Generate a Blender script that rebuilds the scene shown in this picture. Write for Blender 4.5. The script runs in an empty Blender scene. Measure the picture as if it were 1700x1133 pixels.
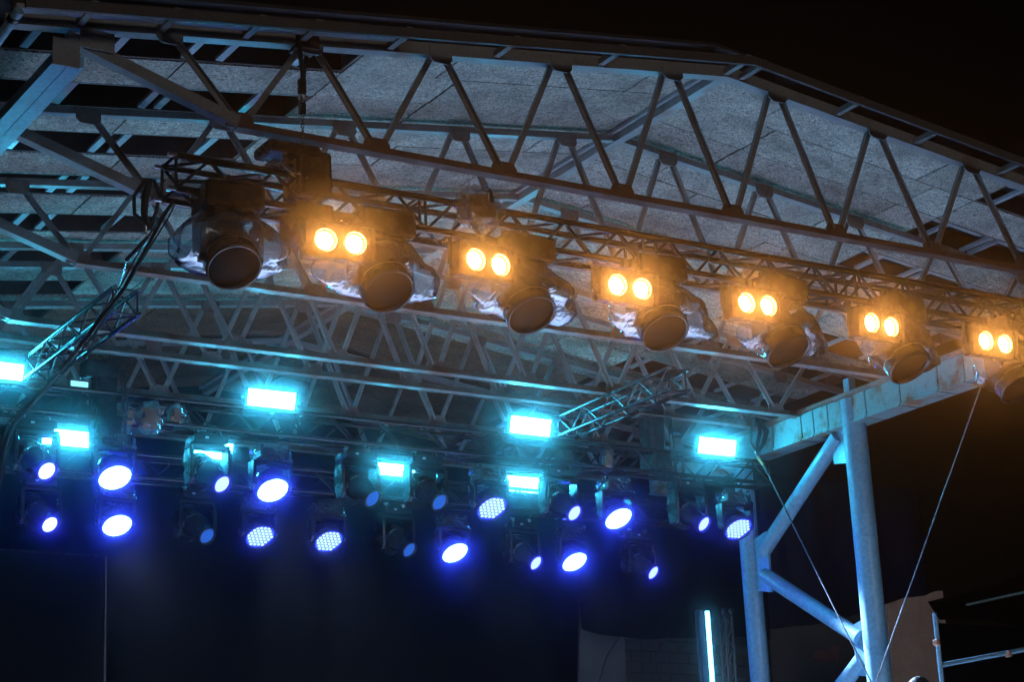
import bpy, math, random
from mathutils import Vector, Matrix, noise
random.seed(7)
R = math.radians
SC = bpy.context.scene
COL = SC.collection

# ------------------------------------------------------------------ camera
EYE = 1.7
F, YAW, PITCH, ROLL = 3398.7, 0.5685, 0.2926, -0.0483      # focal length in pixels of the 1700 wide photograph
fw = Vector((math.sin(YAW) * math.cos(PITCH), math.cos(YAW) * math.cos(PITCH), math.sin(PITCH)))
rt0 = Vector((math.cos(YAW), -math.sin(YAW), 0)); up0 = rt0.cross(fw)
rt = math.cos(ROLL) * rt0 + math.sin(ROLL) * up0
up = -math.sin(ROLL) * rt0 + math.cos(ROLL) * up0
cd = bpy.data.cameras.new('camera'); cam = bpy.data.objects.new('camera', cd); COL.objects.link(cam)
cd.sensor_fit = 'HORIZONTAL'; cd.sensor_width = 36; cd.lens = 36 * F / 1700; cd.clip_start = .1; cd.clip_end = 600
cam.matrix_world = Matrix(((rt.x, up.x, -fw.x, 0), (rt.y, up.y, -fw.y, 0), (rt.z, up.z, -fw.z, EYE), (0, 0, 0, 1)))
SC.camera = cam

# ------------------------------------------------------------------ night sky, faint front fill, exposure
w = bpy.data.worlds.new('World'); SC.world = w; w.use_nodes = True
wn = w.node_tree.nodes; bg = wn['Background']
sky = wn.new('ShaderNodeTexSky'); sky.sky_type = 'NISHITA'; sky.sun_disc = False
sky.sun_elevation = R(1.0); sky.sun_rotation = R(200)
w.node_tree.links.new(sky.outputs['Color'], bg.inputs['Color']); bg.inputs['Strength'].default_value = 0.0006
sd = bpy.data.lights.new('front_fill', 'SUN'); sun = bpy.data.objects.new('front_fill', sd); COL.objects.link(sun)
sd.energy = 0.2; sd.angle = R(12); sd.color = (1, .93, .86)  # dim fill added from the audience side to light the front faces
sun.rotation_euler = Vector((.15, 1, -.16)).to_track_quat('-Z', 'Y').to_euler()
SC.view_settings.view_transform = 'Standard'; SC.view_settings.look = 'None'
SC.view_settings.exposure = 0; SC.view_settings.gamma = 1; SC.view_settings.use_curve_mapping = False
cy = SC.cycles
cy.use_denoising = True; cy.denoiser = 'OPENIMAGEDENOISE'
cy.max_bounces = 4; cy.diffuse_bounces = 2; cy.glossy_bounces = 2; cy.transmission_bounces = 4; cy.transparent_max_bounces = 12
cy.volume_bounces = 0; cy.sample_clamp_direct = 60; cy.sample_clamp_indirect = 4; cy.caustics_reflective = False; cy.caustics_refractive = False
cy.use_adaptive_sampling = False

# ------------------------------------------------------------------ measures
def at(x, y, Y):
    """point of the stage at depth Y seen at photograph pixel x, y"""
    d = fw + rt * ((x - 850) / F) - up * ((y - 566.5) / F)
    p = d * (Y / d.y); return Vector((p.x, p.y, p.z + EYE))
def at_z(x, y, z):
    d = fw + rt * ((x - 850) / F) - up * ((y - 566.5) / F)
    p = d * ((z - EYE) / d.z); return Vector((p.x, p.y, p.z + EYE))
def at_x(x, y, X):
    d = fw + rt * ((x - 850) / F) - up * ((y - 566.5) / F)
    p = d * (X / d.x); return Vector((p.x, p.y, p.z + EYE))
Y1, X0, BAY = 12.448, 5.725, 1.1142
ZB = 5.815 + EYE                      # bottom chord height
ZA = 7.045 + EYE                      # apex node height
XR = X0 + 4.0252 * BAY                # ridge
def ztop(X): return ZA - (.1334 if X < XR else .1253) * abs(X - XR)
TRUSS_Y = [0, 1.60, 3.25, 4.97, 5.55, 6.88, 8.45]

# ------------------------------------------------------------------ materials
def mat(name, color, rough=.5, metal=0, spec=.5):
    m = bpy.data.materials.new(name); m.use_nodes = True
    b = m.node_tree.nodes['Principled BSDF']
    b.inputs['Base Color'].default_value = (*color, 1); b.inputs['Roughness'].default_value = rough
    b.inputs['Metallic'].default_value = metal; b.inputs['Specular IOR Level'].default_value = spec
    return m
def nodes(m): return m.node_tree.nodes, m.node_tree.links, m.node_tree.nodes['Principled BSDF']
def tex_pos(m, scale=(1, 1, 1), world=True):
    n, l, b = nodes(m)
    mp = n.new('ShaderNodeMapping'); mp.inputs['Scale'].default_value = scale
    if world: g = n.new('ShaderNodeNewGeometry'); l.new(g.outputs['Position'], mp.inputs['Vector'])
    else: g = n.new('ShaderNodeTexCoord'); l.new(g.outputs['Object'], mp.inputs['Vector'])
    return mp.outputs['Vector']
def worn(name, color, dirt, scale=3.0, lo=.5, hi=.68, rough=.55, metal=0, fine=40, bump=.15, world=True):
    """paint with patches of dirt or rust and fine grain"""
    m = mat(name, color, rough, metal); n, l, b = nodes(m); v = tex_pos(m, world=world)
    t1 = n.new('ShaderNodeTexNoise'); t1.inputs['Scale'].default_value = scale; t1.inputs['Detail'].default_value = 8; t1.inputs['Roughness'].default_value = .65
    t2 = n.new('ShaderNodeTexNoise'); t2.inputs['Scale'].default_value = fine; t2.inputs['Detail'].default_value = 3
    l.new(v, t1.inputs['Vector']); l.new(v, t2.inputs['Vector'])
    r = n.new('ShaderNodeMapRange'); r.inputs['From Min'].default_value = lo; r.inputs['From Max'].default_value = hi
    l.new(t1.outputs['Fac'], r.inputs['Value'])
    mx = n.new('ShaderNodeMix'); mx.data_type = 'RGBA'; mx.inputs[6].default_value = (*color, 1); mx.inputs[7].default_value = (*dirt, 1)
    l.new(r.outputs['Result'], mx.inputs[0])
    m2 = n.new('ShaderNodeMix'); m2.data_type = 'RGBA'; m2.blend_type = 'MULTIPLY'; m2.inputs[0].default_value = .5
    cr = n.new('ShaderNodeMapRange'); cr.inputs['From Min'].default_value = .3; cr.inputs['From Max'].default_value = .7; cr.inputs['To Min'].default_value = .55; cr.inputs['To Max'].default_value = 1.2
    l.new(t2.outputs['Fac'], cr.inputs['Value']); l.new(mx.outputs[2], m2.inputs[6]); l.new(cr.outputs['Result'], m2.inputs[7])
    l.new(m2.outputs[2], b.inputs['Base Color'])
    rr = n.new('ShaderNodeMapRange'); rr.inputs['To Min'].default_value = max(.05, rough - .12); rr.inputs['To Max'].default_value = min(1, rough + .3)
    l.new(r.outputs['Result'], rr.inputs['Value']); l.new(rr.outputs['Result'], b.inputs['Roughness'])
    bp = n.new('ShaderNodeBump'); bp.inputs['Strength'].default_value = bump; bp.inputs['Distance'].default_value = .004
    l.new(t2.outputs['Fac'], bp.inputs['Height']); l.new(bp.outputs['Normal'], b.inputs['Normal'])
    return m
def nospec(m, v):
    m.node_tree.nodes['Principled BSDF'].inputs['Specular IOR Level'].default_value = v; return m
def emit(name, rgb, strength=1, sample=True):
    m = bpy.data.materials.new(name); m.use_nodes = True; n = m.node_tree.nodes; n.clear()
    e = n.new('ShaderNodeEmission'); o = n.new('ShaderNodeOutputMaterial')
    e.inputs['Color'].default_value = (*rgb, 1); e.inputs['Strength'].default_value = strength
    if not sample: m.cycles.emission_sampling = 'NONE'
    m.node_tree.links.new(e.outputs[0], o.inputs['Surface']); return m

def wood_wool(name='wood_wool_board', k_=1.0, tint=(1, 1, 1)):
    m = mat(name, (.4, .35, .27), .9, 0, .2); n, l, b = nodes(m)
    v = tex_pos(m, (1, 1.25, 1))
    oi = n.new('ShaderNodeObjectInfo')
    a1 = n.new('ShaderNodeTexNoise'); a1.inputs['Scale'].default_value = 27; a1.inputs['Detail'].default_value = 4; a1.inputs['Roughness'].default_value = .75; a1.inputs['Distortion'].default_value = 1.6
    a2 = n.new('ShaderNodeTexNoise'); a2.inputs['Scale'].default_value = 2.2; a2.inputs['Detail'].default_value = 6
    a3 = n.new('ShaderNodeTexVoronoi'); a3.inputs['Scale'].default_value = 55; a3.inputs['Randomness'].default_value = 1
    for a in (a1, a2, a3): l.new(v, a.inputs['Vector'])
    cr = n.new('ShaderNodeValToRGB'); e = cr.color_ramp.elements
    e[0].position = .375; e[0].color = (.07 * k_, .058 * k_, .045 * k_, 1); e[1].position = .625; e[1].color = (.93 * k_ * tint[0], .89 * k_ * tint[1], .8 * k_ * tint[2], 1)
    k = cr.color_ramp.elements.new(.49); k.color = (.5 * k_ * tint[0], .45 * k_ * tint[1], .37 * k_ * tint[2], 1)
    l.new(a1.outputs['Fac'], cr.inputs['Fac'])
    st = n.new('ShaderNodeMapRange'); st.inputs['From Min'].default_value = .3; st.inputs['From Max'].default_value = .7; st.inputs['To Min'].default_value = .42; st.inputs['To Max'].default_value = 1.2
    l.new(a2.outputs['Fac'], st.inputs['Value'])
    ob = n.new('ShaderNodeMapRange'); ob.inputs['To Min'].default_value = .66; ob.inputs['To Max'].default_value = 1.15; l.new(oi.outputs['Random'], ob.inputs['Value'])
    mu = n.new('ShaderNodeMath'); mu.operation = 'MULTIPLY'; l.new(st.outputs[0], mu.inputs[0]); l.new(ob.outputs[0], mu.inputs[1])
    mx = n.new('ShaderNodeMix'); mx.data_type = 'RGBA'; mx.blend_type = 'MULTIPLY'; mx.inputs[0].default_value = 1
    l.new(cr.outputs['Color'], mx.inputs[6]); l.new(mu.outputs[0], mx.inputs[7]); l.new(mx.outputs[2], b.inputs['Base Color'])
    bp = n.new('ShaderNodeBump'); bp.inputs['Strength'].default_value = .6; bp.inputs['Distance'].default_value = .01
    ad = n.new('ShaderNodeMath'); ad.operation = 'ADD'; l.new(a1.outputs['Fac'], ad.inputs[0]); l.new(a3.outputs['Distance'], ad.inputs[1])
    l.new(ad.outputs[0], bp.inputs['Height']); l.new(bp.outputs['Normal'], b.inputs['Normal'])
    return m

def plastic_film(name='clear_film', haze=.22):
    m = bpy.data.materials.new(name); m.use_nodes = True; n = m.node_tree.nodes; l = m.node_tree.links; n.clear()
    tr = n.new('ShaderNodeBsdfTransparent'); tr.inputs['Color'].default_value = (.93, .95, .97, 1)
    gl = n.new('ShaderNodeBsdfGlossy'); gl.inputs['Roughness'].default_value = .14; gl.inputs['Color'].default_value = (.55, .57, .6, 1)
    tl = n.new('ShaderNodeBsdfTranslucent'); tl.inputs['Color'].default_value = (.8, .85, .9, 1)
    df = n.new('ShaderNodeBsdfDiffuse'); df.inputs['Color'].default_value = (.75, .8, .85, 1)
    fr = n.new('ShaderNodeFresnel'); fr.inputs['IOR'].default_value = 1.3
    tc = n.new('ShaderNodeTexCoord'); nz = n.new('ShaderNodeTexNoise'); nz.inputs['Scale'].default_value = 9; nz.inputs['Detail'].default_value = 3; nz.inputs['Distortion'].default_value = 1.8
    l.new(tc.outputs['Object'], nz.inputs['Vector'])
    bp = n.new('ShaderNodeBump'); bp.inputs['Strength'].default_value = .28; bp.inputs['Distance'].default_value = .03; l.new(nz.outputs['Fac'], bp.inputs['Height'])
    for s in (gl, df, fr): l.new(bp.outputs['Normal'], s.inputs['Normal'])
    d2 = n.new('ShaderNodeMixShader'); d2.inputs[0].default_value = .25; l.new(tl.outputs[0], d2.inputs[1]); l.new(df.outputs[0], d2.inputs[2])
    m1 = n.new('ShaderNodeMixShader'); m1.inputs[0].default_value = haze; l.new(tr.outputs[0], m1.inputs[1]); l.new(d2.outputs[0], m1.inputs[2])
    ad = n.new('ShaderNodeMath'); ad.operation = 'ADD'; ad.use_clamp = True; ad.inputs[1].default_value = .03; l.new(fr.outputs[0], ad.inputs[0])
    m2 = n.new('ShaderNodeMixShader'); l.new(ad.outputs[0], m2.inputs[0]); l.new(m1.outputs[0], m2.inputs[1]); l.new(gl.outputs[0], m2.inputs[2])
    o = n.new('ShaderNodeOutputMaterial'); l.new(m2.outputs[0], o.inputs['Surface']); return m

M = {}
M['osb'] = wood_wool(); M['osb_shade'] = wood_wool('shaded_brown_board', .36, (1, .78, .6))  # second board is darker and browner: shade of the rear roof put into colour
M['steel'] = worn('grey_painted_steel', (.34, .34, .335), (.2, .13, .09), 2.5, .52, .7, .5)
M['primer'] = worn('rusty_primer_steel', (.2, .12, .095), (.16, .06, .04), 4, .4, .65, .6)
M['chord'] = worn('chord_steel', (.27, .25, .235), (.19, .09, .06), 3, .42, .62, .5)
M['column'] = worn('pale_blue_painted_steel', (.33, .6, .74), (.27, .46, .58), 1.3, .5, .72, .42, 0, 25, .08)
M['beam'] = worn('weathered_turquoise_paint', (.3, .5, .5), (.26, .13, .06), 2.6, .5, .62, .55)
M['rim'] = worn('dark_brown_timber', (.075, .045, .035), (.04, .025, .02), 5, .4, .7, .75)
M['slat'] = worn('galvanised_purlin', (.5, .51, .54), (.38, .38, .4), 6, .5, .8, .4, 0)
M['deck'] = worn('dark_roof_sheet', (.035, .035, .04), (.02, .02, .02), 2, .4, .7, .6)
M['fascia'] = worn('dull_fascia_sheet', (.12, .115, .115), (.12, .08, .07), 2, .45, .7, .55)
M['black'] = worn('black_powder_coat', (.022, .022, .024), (.035, .034, .034), 9, .5, .8, .38, 0, 60, .05, False)
M['gloss'] = worn('black_plastic_shell', (.016, .0165, .018), (.026, .026, .028), 7, .5, .8, .28, 0, 60, .03, False)
M['blacktruss'] = worn('black_truss_tube', (.025, .023, .022), (.07, .07, .07), 14, .6, .75, .35, .15, 60, .05)
M['rope'] = worn('dull_wire_rope', (.24, .25, .26), (.12, .12, .12), 30, .45, .6, .45, .5, 90, .3)
M['alu'] = worn('aluminium_tube', (.62, .63, .64), (.42, .42, .43), 8, .5, .75, .3, .9, 60, .04)
M['duralu'] = worn('dull_aluminium_tube', (.06, .06, .063), (.04, .04, .04), 8, .5, .75, .3, .6, 60, .04)
M['zinc'] = worn('zinc_hardware', (.5, .5, .5), (.3, .3, .3), 20, .5, .7, .3, .9, 60, .05, False)
M['dim_silver'] = worn('lamp_reflector', (.5, .48, .45), (.4, .38, .36), 20, .5, .7, .25, .8, 60, .02, False)
M['rubber'] = mat('black_rubber', (.02, .02, .02), .6)
M['sticker'] = mat('white_sticker', (.7, .7, .7), .5)
M['film'] = plastic_film(); M['hem'] = plastic_film('film_hem', .5)
M['lens_dark'] = mat('dark_lens', (.004, .003, .003), .5, 0, .04)
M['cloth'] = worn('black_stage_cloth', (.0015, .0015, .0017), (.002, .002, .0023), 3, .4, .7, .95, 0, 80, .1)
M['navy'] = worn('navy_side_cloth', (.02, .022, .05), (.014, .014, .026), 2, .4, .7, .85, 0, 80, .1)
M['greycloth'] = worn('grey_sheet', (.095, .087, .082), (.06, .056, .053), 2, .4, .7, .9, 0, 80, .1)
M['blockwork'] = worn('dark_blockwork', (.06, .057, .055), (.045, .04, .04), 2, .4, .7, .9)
M['brown'] = worn('brown_plywood', (.62, .42, .3), (.45, .27, .18), 2.4, .4, .7, .7)
M['screen'] = mat('dark_screen_face', (.004, .004, .0045), .5, 0, .1)
M['floor'] = worn('pale_grey_stage_floor', (.68, .68, .68), (.55, .55, .55), 1.5, .4, .7, .5)
M['ground'] = worn('night_asphalt', (.05, .05, .05), (.035, .035, .035), .6, .4, .7, .85)
for k in ('cloth', 'navy', 'greycloth', 'blockwork'): nospec(M[k], .03)
nospec(M['black'], .3); nospec(M['gloss'], .35)
M['red'] = worn('red_print', (.2, .06, .045), (.16, .07, .06), 5, .5, .7, .6)
M['orange_tag'] = mat('orange_ferrule', (.45, .2, .07), .5)
M['copper_tape'] = mat('orange_coupler', (.55, .25, .14), .45, .3)
M['tan'] = mat('tan_cover', (.35, .2, .1), .6)
M['skin'] = mat('skin', (.45, .28, .2), .55); M['hair'] = mat('dark_hair', (.03, .022, .017), .6); M['shirt'] = mat('dark_shirt', (.03, .03, .035), .85); M['jeans'] = mat('dark_trousers', (.02, .022, .03), .85)
# things that give off light
M['amber'] = emit('amber_lamp', (1, .39, .075), 800)
M['panel'] = emit('cyan_panel_light', (.045, .64, 1), 115)
M['wash_hi'] = emit('wash_light_bright', (.05, .09, 1), 30, False)
M['wash_mid'] = emit('wash_light_medium', (.6, .95, 1), 1.7, False)
M['spot_hi'] = emit('beam_light_bright', (.03, .042, 1), 48)
M['spot_mid'] = emit('beam_light_soft', (.025, .035, 1), 30)
M['spot_lo'] = emit('beam_light_dim', (.03, .16, .8), .8, False)
M['spot_core'] = emit('beam_light_core', (.12, .42, 1), 1.3, False)
M['tube'] = emit('led_tube_light', (.12, .62, 1), 12)

# ------------------------------------------------------------------ mesh helpers
class MB:
    def __init__(s): s.v = []; s.f = []; s.sm = []
    def add(s, vs, fs, smooth=False):
        k = len(s.v); s.v += [tuple(v) for v in vs]
        for f in fs: s.f.append([i + k for i in f]); s.sm.append(smooth)
        return s
    def box(s, c, d, rot=None):
        c = Vector(c); vs = []
        for x in (-.5, .5):
            for y in (-.5, .5):
                for z in (-.5, .5):
                    q = Vector((x * d[0], y * d[1], z * d[2]))
                    if rot is not None: q = rot @ q
                    vs.append(c + q)
        return s.add(vs, [(0, 1, 3, 2), (4, 6, 7, 5), (0, 4, 5, 1), (2, 3, 7, 6), (0, 2, 6, 4), (1, 5, 7, 3)])
    def box2(s, a, b):
        return s.box([(a[i] + b[i]) / 2 for i in range(3)], [abs(b[i] - a[i]) for i in range(3)])
    def path(s, pts, r, n=8, caps=True):
        pts = [Vector(p) for p in pts]; rs = r if isinstance(r, (list, tuple)) else [r] * len(pts)
        rings = []; ref = None
        for i, p in enumerate(pts):
            t = (pts[min(i + 1, len(pts) - 1)] - pts[max(i - 1, 0)]).normalized()
            if ref is None:
                ref = Vector((0, 0, 1)) if abs(t.z) < .9 else Vector((1, 0, 0))
            a = (ref - t * ref.dot(t)).normalized(); ref = a; b = t.cross(a)
            rings.append([p + (a * math.cos(2 * math.pi * k / n) + b * math.sin(2 * math.pi * k / n)) * rs[i] for k in range(n)])
        vs = [q for g in rings for q in g]
        fs = [(i * n + k, i * n + (k + 1) % n, (i + 1) * n + (k + 1) % n, (i + 1) * n + k) for i in range(len(pts) - 1) for k in range(n)]
        s.add(vs, fs, True)
        if caps:
            s.add(rings[0], [tuple(range(n))[::-1]]); s.add(rings[-1], [tuple(range(n))])
        return s
    def lathe(s, prof, o, axis, n=24, smooth=True, cap0=True, cap1=True):
        """prof: (distance along the axis, radius)"""
        o = Vector(o); t = Vector(axis).normalized()
        ref = Vector((0, 0, 1)) if abs(t.z) < .9 else Vector((1, 0, 0))
        a = (ref - t * ref.dot(t)).normalized(); b = t.cross(a); rings = []
        for d, r in prof:
            rings.append([o + t * d + (a * math.cos(2 * math.pi * k / n) + b * math.sin(2 * math.pi * k / n)) * r for k in range(n)])
        vs = [q for g in rings for q in g]
        s.add(vs, [(i * n + k, i * n + (k + 1) % n, (i + 1) * n + (k + 1) % n, (i + 1) * n + k) for i in range(len(prof) - 1) for k in range(n)], smooth)
        if cap0: s.add(rings[0], [tuple(range(n))[::-1]])
        if cap1: s.add(rings[-1], [tuple(range(n))])
        return s
    def disc(s, o, axis, r, n=20, hole=0):
        return s.lathe([(0, r), (0.002, r)], o, axis, n, False)
    def prism(s, poly, o, ux, uy, thick):
        """flat outline in the plane ux, uy, with thickness"""
        o = Vector(o); ux = Vector(ux).normalized(); uy = Vector(uy).normalized(); nz = ux.cross(uy)
        n = len(poly)
        vs = [o + ux * x + uy * y + nz * (-thick / 2) for x, y in poly] + [o + ux * x + uy * y + nz * (thick / 2) for x, y in poly]
        return s.add(vs, [tuple(range(n))[::-1], tuple(range(n, 2 * n))] + [(k, (k + 1) % n, n + (k + 1) % n, n + k) for k in range(n)])
    def build(s, name, m, parent=None, bevel=0, thick=0):
        off = parent_world(parent)
        me = bpy.data.meshes.new(name)
        me.from_pydata([Vector(v) - off for v in s.v], [], s.f); me.update()
        me.polygons.foreach_set('use_smooth', s.sm)
        me.materials.append(M[m] if isinstance(m, str) else m)
        o = bpy.data.objects.new(name, me); COL.objects.link(o)
        if parent is not None: o.parent = parent
        if bevel:
            b = o.modifiers.new('bevel', 'BEVEL'); b.width = bevel; b.segments = 2; b.limit_method = 'ANGLE'; b.angle_limit = R(40)
        return o
def parent_world(p):
    v = Vector((0, 0, 0))
    while p is not None: v = v + Vector(p.location); p = p.parent
    return v
def tag(o, label, cat, group=None, kind=None):
    if label: o['label'] = label
    if cat: o['category'] = cat
    if group: o['group'] = group
    if kind: o['kind'] = kind
    return o
def thing(name, label, cat, loc=(0, 0, 0), group=None):
    o = bpy.data.objects.new(name, None); COL.objects.link(o); o.location = loc; o.empty_display_size = .1
    return tag(o, label, cat, group)
def copy_tree(o, parent=None):
    c = o.copy(); COL.objects.link(c); c.parent = parent
    for ch in list(o.children): copy_tree(ch, c)
    return c
UNIT = {}
def unit(shape, m):
    k = (shape, m)
    if k in UNIT: return UNIT[k]
    b = MB()
    if shape == 'box': b.box((0, 0, .5), (1, 1, 1))
    elif shape == 'tube': b.lathe([(0, 1), (1, 1)], (0, 0, 0), (0, 0, 1), 10)
    elif shape == 'angle':
        t = .13; P = [(-.5, -.5), (.5, -.5), (.5, -.5 + t), (-.5 + t, -.5 + t), (-.5 + t, .5), (-.5, .5)]
        b.add([(x, y, 0) for x, y in P] + [(x, y, 1) for x, y in P],
              [(0, 3, 2, 1)[::-1], (0, 5, 4, 3)[::-1], (6, 7, 8, 9), (6, 9, 10, 11)] + [(k, (k + 1) % 6, 6 + (k + 1) % 6, 6 + k) for k in range(6)])
    elif shape == 'tee':
        t = .16; P = [(-.5, -.5), (.5, -.5), (.5, -.5 + t), (t / 2, -.5 + t), (t / 2, .5), (-t / 2, .5), (-t / 2, -.5 + t), (-.5, -.5 + t)]
        b.add([(x, y, 0) for x, y in P] + [(x, y, 1) for x, y in P], [(7, 6, 3, 2, 1, 0), (6, 5, 4, 3), (8, 9, 10, 11, 14, 15), (11, 12, 13, 14)] + [(k, (k + 1) % 8, 8 + (k + 1) % 8, 8 + k) for k in range(8)])
    me = bpy.data.meshes.new(shape); me.from_pydata(b.v, [], b.f); me.update(); me.polygons.foreach_set('use_smooth', b.sm); me.materials.append(M[m])
    UNIT[k] = me; return me
def strut(name, p, q, wd, ht, m, parent, shape='box', ref=(0, 0, 1)):
    p = Vector(p); q = Vector(q); off = parent_world(parent); d = q - p; t = d.normalized()
    rf = Vector(ref)
    if abs(t.dot(rf)) > .98: rf = Vector((0, 1, 0))
    y = (rf - t * rf.dot(t)).normalized(); x = y.cross(t)
    o = bpy.data.objects.new(name, unit(shape, m)); COL.objects.link(o); o.parent = parent
    p = p - off
    o.matrix_basis = Matrix(((x.x * wd, y.x * ht, t.x * d.length, p.x), (x.y * wd, y.y * ht, t.y * d.length, p.y), (x.z * wd, y.z * ht, t.z * d.length, p.z), (0, 0, 0, 1)))
    return o

# ------------------------------------------------------------------ setting: ground, stage floor
g = MB().box2((-30, -12, -.3), (50, 60, 0)).build('ground', 'ground'); g['kind'] = 'structure'
s = MB().box2((3.6, 12.6, .02), (16.4, 23.6, 1.2)).build('stage_floor', 'floor'); s['kind'] = 'structure'

# ------------------------------------------------------------------ roof trusses
def roof_truss(n, dy, label):
    Y = Y1 + dy
    t = thing('roof_truss', label, 'roof truss', (XR, Y, ZB), 'steel roof trusses of the stage')
    XL, XE = 4.05, 16.2
    zc = .05
    tm = 'steel'
    # top chord: two pieces meeting at the ridge
    for a, b in ((XL, XR), (XR, XE)):
        strut('top_chord', (a, Y, ztop(a) + zc), (b, Y, ztop(b) + zc), .1 if n == 0 else .07, .1 if n == 0 else .06, tm, t, 'box')
    bm = 'primer' if n == 0 else 'chord'
    # bottom chord and the sloping haunch at the far left
    strut('bottom_chord', (X0 - .03, Y, ZB - .015), (14.94, Y, ZB - .015), .10, .07, bm, t, 'tee')
    strut('haunch', (X0 - .02, Y, ZB), (4.42, Y, ztop(4.42) - .05), .09, .085, tm, t, 'box')
    for i in range(0, 9):
        xb = X0 + i * BAY
        for sgn in (-1, 1):
            xt = xb + sgn * .5 * BAY
            if xt > XE - .1: continue
            a = Vector((xb + sgn * .055, Y + .02 * sgn, ZB + .03)); b = Vector((xt - sgn * .05, Y + .02 * sgn, ztop(xt) + .0))
            wm = tm
            strut('web_member', a, b, .042, .042, wm, t, 'angle', (0, sgn, 0))
        gp = [(-.11, -.04), (.11, -.04), (.11, .04), (.075, .085), (-.075, .085), (-.11, .04)]
        MB().prism(gp, (xb, Y - .004, ZB), (1, 0, 0), (0, 0, 1), .016).build('gusset', bm, t)
    for i in range(-1, 9):
        xt = X0 + (i + .5) * BAY
        if xt > XE - .1: continue
        gp = [(-.1, .06), (.1, .06), (.1, -.035), (.06, -.07), (-.06, -.07), (-.1, -.035)]
        MB().prism(gp, (xt, Y - .053, ztop(xt)), (1, 0, 0), (0, 0, 1), .014).build('gusset', tm if n == 0 else 'chord', t)
    if n == 0:
        for (x0, y0, x1, y1) in ((88, 60, 132, 114), (133, 45, 190, 88)):
            a = at(x0, y0, Y - .07); b = at(x1, y1, Y - .07)
            MB().box2((a.x, Y - .075, a.z), (b.x, Y - .06, b.z)).build('end_plate', 'steel', t)
    return t
TL = ['nearest steel roof truss, full V lattice under the front roof edge',
      'second steel roof truss from the front, crossing just above the amber lamps',
      'third steel roof truss from the front, its bottom chord behind the bagged lamps',
      'fourth steel roof truss from the front, upper of two close parallel bottom chords',
      'fifth steel roof truss from the front, lower of two close parallel bottom chords',
      'sixth steel roof truss, its lower nodes just above the rear lighting truss',
      'rearmost steel roof truss, dim behind the rear lighting truss']
for n, dy in enumerate(TRUSS_Y): roof_truss(n, dy, TL[n])

# ------------------------------------------------------------------ roof: boards, wells, slats, deck, ridge beam, fascia
roof = thing('stage_roof', 'gabled stage roof lined with wood wool boards over the trusses', 'roof', (XR, 18, ZA))
DZ = .118
ANGL = math.atan(.1334); ANGR = -math.atan(.1253)
BOARD = {}
def board(xa, xb, ya, yb, side, m='osb', name='board', dz=DZ, th=.03):
    if ya > 19.55 and m == 'osb': m = 'osb_shade'  # rear rows take the board with the shade in its colour
    L = round(xb - xa, 3); W = round(yb - ya, 3); k = (L, W, m, th)
    if k not in BOARD:
        b = MB().box((0, 0, th / 2), (L, W, th)); me = bpy.data.meshes.new(name); me.from_pydata(b.v, [], b.f); me.materials.append(M[m]); BOARD[k] = me
    o = bpy.data.objects.new(name, BOARD[k]); COL.objects.link(o); o.parent = roof
    xm = (xa + xb) / 2
    o.location = Vector((xm, (ya + yb) / 2, ztop(xm) + dz + random.uniform(0, .006))) - Vector(roof.location)
    o.rotation_euler = (random.uniform(-.004, .004), ANGR if False else (-(ANGL) if xm < XR else -(ANGR)), random.uniform(-.002, .002))
    return o
XGL, XGR = 6.92, 13.7
row_w = .5; y = 12.62; k = 0
XLE, XRE = 4.1, 16.1
rows = []
while y < 23.4:
    rows.append((y, y + row_w, k % 2 == 0)); y += row_w + .009; k += 1
slat_x_left = [4.35, 4.95, 5.62, 5.82, 6.5]
slat_x_right = [13.95, 14.5, 14.62, 15.2, 15.8]
for ya, yb, gap in rows:
    st = random.uniform(0, .9)
    for side, xa, xb in ((0, XGL, XR - .02), (1, XR + .02, XGR)):
        cuts = [xa]; c = xa + .55 + st
        while c < xb - .4: cuts.append(c); c += 1.9
        cuts.append(xb)
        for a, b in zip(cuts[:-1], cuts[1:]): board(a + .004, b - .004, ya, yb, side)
    if not gap:
        for side, xa, xb in ((0, XLE, XGL), (1, XGR, XRE)):
            m_ = xa + (xb - xa) * random.uniform(.3, .7)
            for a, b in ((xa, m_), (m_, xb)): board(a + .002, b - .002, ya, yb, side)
    else:
        for side, xa, xb, sx in ((0, XLE, XGL, slat_x_left), (1, XGR, XRE, slat_x_right)):
            # timber rims round the open well, running up to the roof sheet
            for yy in (ya + .012, yb - .012):
                strut('rim', (xa, yy, ztop(xa) + DZ + .11), (xb, yy, ztop(xb) + DZ + .11), .022, .2, 'rim', roof)
            xe = xb - .012 if side == 0 else xa + .012
            strut('rim', (xe, ya + .03, ztop(xe) + DZ + .11), (xe, yb - .03, ztop(xe) + DZ + .11), .022, .2, 'rim', roof)
            for q in sx:
                q += random.uniform(-.05, .05)
                strut('slat', (q, ya + .03, ztop(q) + DZ + .03), (q, yb - .03, ztop(q) + DZ + .03), .06, .03, 'slat', roof)
            strut('purlin', (xa, ya + .16, ztop(xa) + DZ + .10), (xb, ya + .16, ztop(xb) + DZ + .10), .05, .05, 'slat', roof)
for a, b in ((3.9, XR), (XR, 16.5)):
    strut('roof_sheet', (a, 18.02, ztop(a) + DZ + .235), (b, 18.02, ztop(b) + DZ + .235), 11.0, .03, 'deck', roof)
# ridge beam seen from below
strut('ridge_beam', (XR, 12.5, ZA + .055), (XR, 23.4, ZA + .055), .09, .1, 'steel', roof)
strut('ridge_beam', (XR - .075, 12.5, ZA + .085), (XR - .075, 23.4, ZA + .085), .03, .035, 'slat', roof)
strut('ridge_beam', (XR + .075, 12.5, ZA + .085), (XR + .075, 23.4, ZA + .085), .03, .035, 'slat', roof)
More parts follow.
